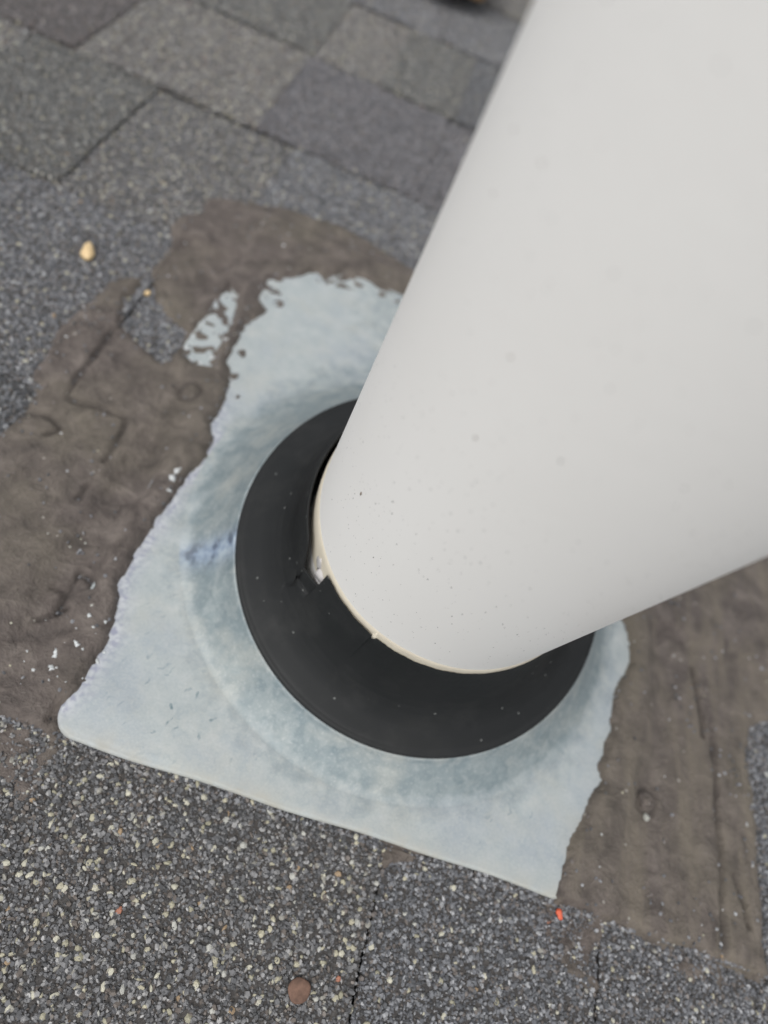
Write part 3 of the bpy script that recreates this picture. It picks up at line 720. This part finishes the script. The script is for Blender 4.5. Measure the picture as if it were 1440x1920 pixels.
o = stone('gravel_chip', NAIL_WHITE[0], NAIL_WHITE[1], ground(*NAIL_WHITE)+.5, 1.5, 1.8, 1.2, M_GREYCHIP, 9, .3, 2, .5); tag(o, 'small white stone chip at the buried nail head in streaky cement', 'chip')
# white flakes on the cement and on the flashing edge
bm = bmesh.new()
for x, y, s in FLECKS:
    for k in range(2 if s > 1.2 else 1):
        t = bmesh.ops.create_icosphere(bm, subdivisions=2, radius=1.0)['verts']
        a = random.uniform(0, 3.14); e = random.uniform(.5, 1.0); ox_, oy_ = random.uniform(-.5, .5)*s, random.uniform(-.5, .5)*s
        gz = ground(x+ox_, y+oy_)
        for v in t:
            c = v.co; w = 1+.35*math.sin(c.x*5+x)+.3*math.sin(c.y*6+y); px_, py_ = c.x*s*.62*w, c.y*s*.62*e*w
            v.co = Vector(((x+ox_+px_*math.cos(a)-py_*math.sin(a))*MM, (y+oy_+px_*math.sin(a)+py_*math.cos(a))*MM, (gz+c.z*.45)*MM))
tag(bm_obj('white_flakes', bm, M_WHITE, None, True), 'scattered chalky white flakes stuck on the brown cement', 'flakes', kind='stuff')
# bits of foil-like oxide beside the streak of bare sheet stay part of the flakes

# roofing nail: flat rusty head on a short shank
nail = empty('roofing_nail', (NAIL[0]*MM, NAIL[1]*MM, 0)); nail.rotation_euler = (R(3), R(-4), R(20))
tag(nail, 'round rusty nail head standing on the pale speckled shingle below the flashing', 'nail')
def disc(name, prof, mat, parent, n=40, wob=.03):
    V = []; F = []
    for r_, h in prof:
        for i in range(n):
            a = 2*math.pi*i/n; q = 1+wob*math.sin(a*3+1)+wob*.6*math.sin(a*5)
            V.append((r_*q*math.cos(a)*MM, r_*q*math.sin(a)*MM, h*MM))
    for k in range(len(prof)-1):
        for i in range(n):
            i2 = (i+1) % n; F.append((k*n+i, k*n+i2, (k+1)*n+i2, (k+1)*n+i))
    F.append(tuple(range((len(prof)-1)*n, len(prof)*n)))
    return mesh_obj(name, V, F, mat, parent, True)
nz = surf(*NAIL)+1.0
disc('nail_head', [(1.6, nz-.2), (3.7, nz+.1), (3.95, nz+.45), (3.8, nz+.8), (3.2, nz+.95), (1.6, nz+.9), (.4, nz+.8)], M_RUST, nail)
disc('nail_shank', [(1.5, nz-9), (1.5, nz)], M_RUST, nail, 16, 0)
ring = empty('buried_nail', (NAIL_BUMP[0]*MM, NAIL_BUMP[1]*MM, 0))
tag(ring, 'cement coated nail head poking through the streaky cement patch', 'nail')
gz = ground(NAIL_BUMP[0], NAIL_BUMP[1])
disc('nail_head', [(3.6, gz-2.2), (3.9, gz-1.0), (3.5, gz-.35), (2.6, gz-.25), (2.2, gz-.8), (.6, gz-.9)], M_SEAL, ring, 32, .08)

# boot resting on the far shingles, only its toe reaches the picture
def build_boot():
    b = empty('work_boot', (-108*MM, 716*MM, 0)); b.rotation_euler = (0, 0, R(8))
    tag(b, 'black boot toe with a tan sole on far shingles at the top edge', 'boot')
    L, n = 290.0, 60
    def outline(i):                         # sole outline, toe at y = 0
        a = 2*math.pi*i/n; c, s_ = math.cos(a), math.sin(a)
        y = (1-s_)*L/2 if False else L/2-L/2*math.copysign(abs(s_)**.85, s_)
        f = y/L; w = 52*(1-.18*math.exp(-((f-.55)/.18)**2))*(.86 if f > .6 else 1)
        return w*math.copysign(abs(c)**.75, c), y
    base = surf(-118, 800)+3
    def sole(name, zs, mat):
        V = []; F = []
        for k, (z, s_) in enumerate(zs):
            for i in range(n):
                x, y = outline(i); lift = 16*max(0, 1-y/70)**1.8
                V.append((x*s_*MM, ((y-L/2)*(1+(s_-1)*.35)+L/2)*MM, (z+base+lift)*MM))
        for k in range(len(zs)-1):
            for i in range(n):
                i2 = (i+1) % n; F.append((k*n+i, k*n+i2, (k+1)*n+i2, (k+1)*n+i))
        F.append(tuple(range(n-1, -1, -1))); F.append(tuple(range((len(zs)-1)*n, len(zs)*n)))
        return mesh_obj(name, V, F, mat, b, True)
    sole('outsole', [(0, .92), (1.5, .98), (12, 1.0), (13, .99)], M_SOLE)
    sole('welt', [(13, 1.02), (14, 1.06), (19, 1.06), (20, 1.03)], M_BOOTU)
    V = []; F = []; m_ = 26
    # upper: cross sections from toe to heel, closing into a shaft
    for k in range(m_):
        f = k/(m_-1); y = 4+f*(L-8); w = 50*(1-.18*math.exp(-((f-.55)/.18)**2))*min(1, math.sqrt(max(.0, 1-(1-min(1, f/.16))**2))+.05)
        if f > .9: w *= math.sqrt(max(.05, 1-((f-.9)/.1)**2))*.95
        h = 18+44*sstep(0, .16, f)+70*sstep(.3, .75, f)
        lift = 16*max(0, 1-y/70)**1.8
        for i in range(24):
            a = math.pi*i/23; V.append((w*math.copysign(abs(math.cos(a))**.7, math.cos(a))*MM, y*MM, (base+lift+18+h*math.sin(a)**.7)*MM))
    for k in range(m_-1):
        for i in range(23): F.append((k*24+i, k*24+i+1, (k+1)*24+i+1, (k+1)*24+i))
    mesh_obj('upper', V, F, M_BOOTU, b, True)
    V = []; F = []
    for k, (z, rx, ry) in enumerate([(70, 44, 62), (120, 42, 58), (190, 46, 58), (260, 50, 62), (262, 47, 59), (200, 43, 55)]):
        for i in range(32):
            a = 2*math.pi*i/32; V.append((rx*math.cos(a)*MM, (L-66+ry*math.sin(a))*MM, (base+z)*MM))
    for k in range(5):
        for i in range(32):
            i2 = (i+1) % 32; F.append((k*32+i, k*32+i2, (k+1)*32+i2, (k+1)*32+i))
    mesh_obj('shaft', V, F, M_BOOTU, b, True)
build_boot()
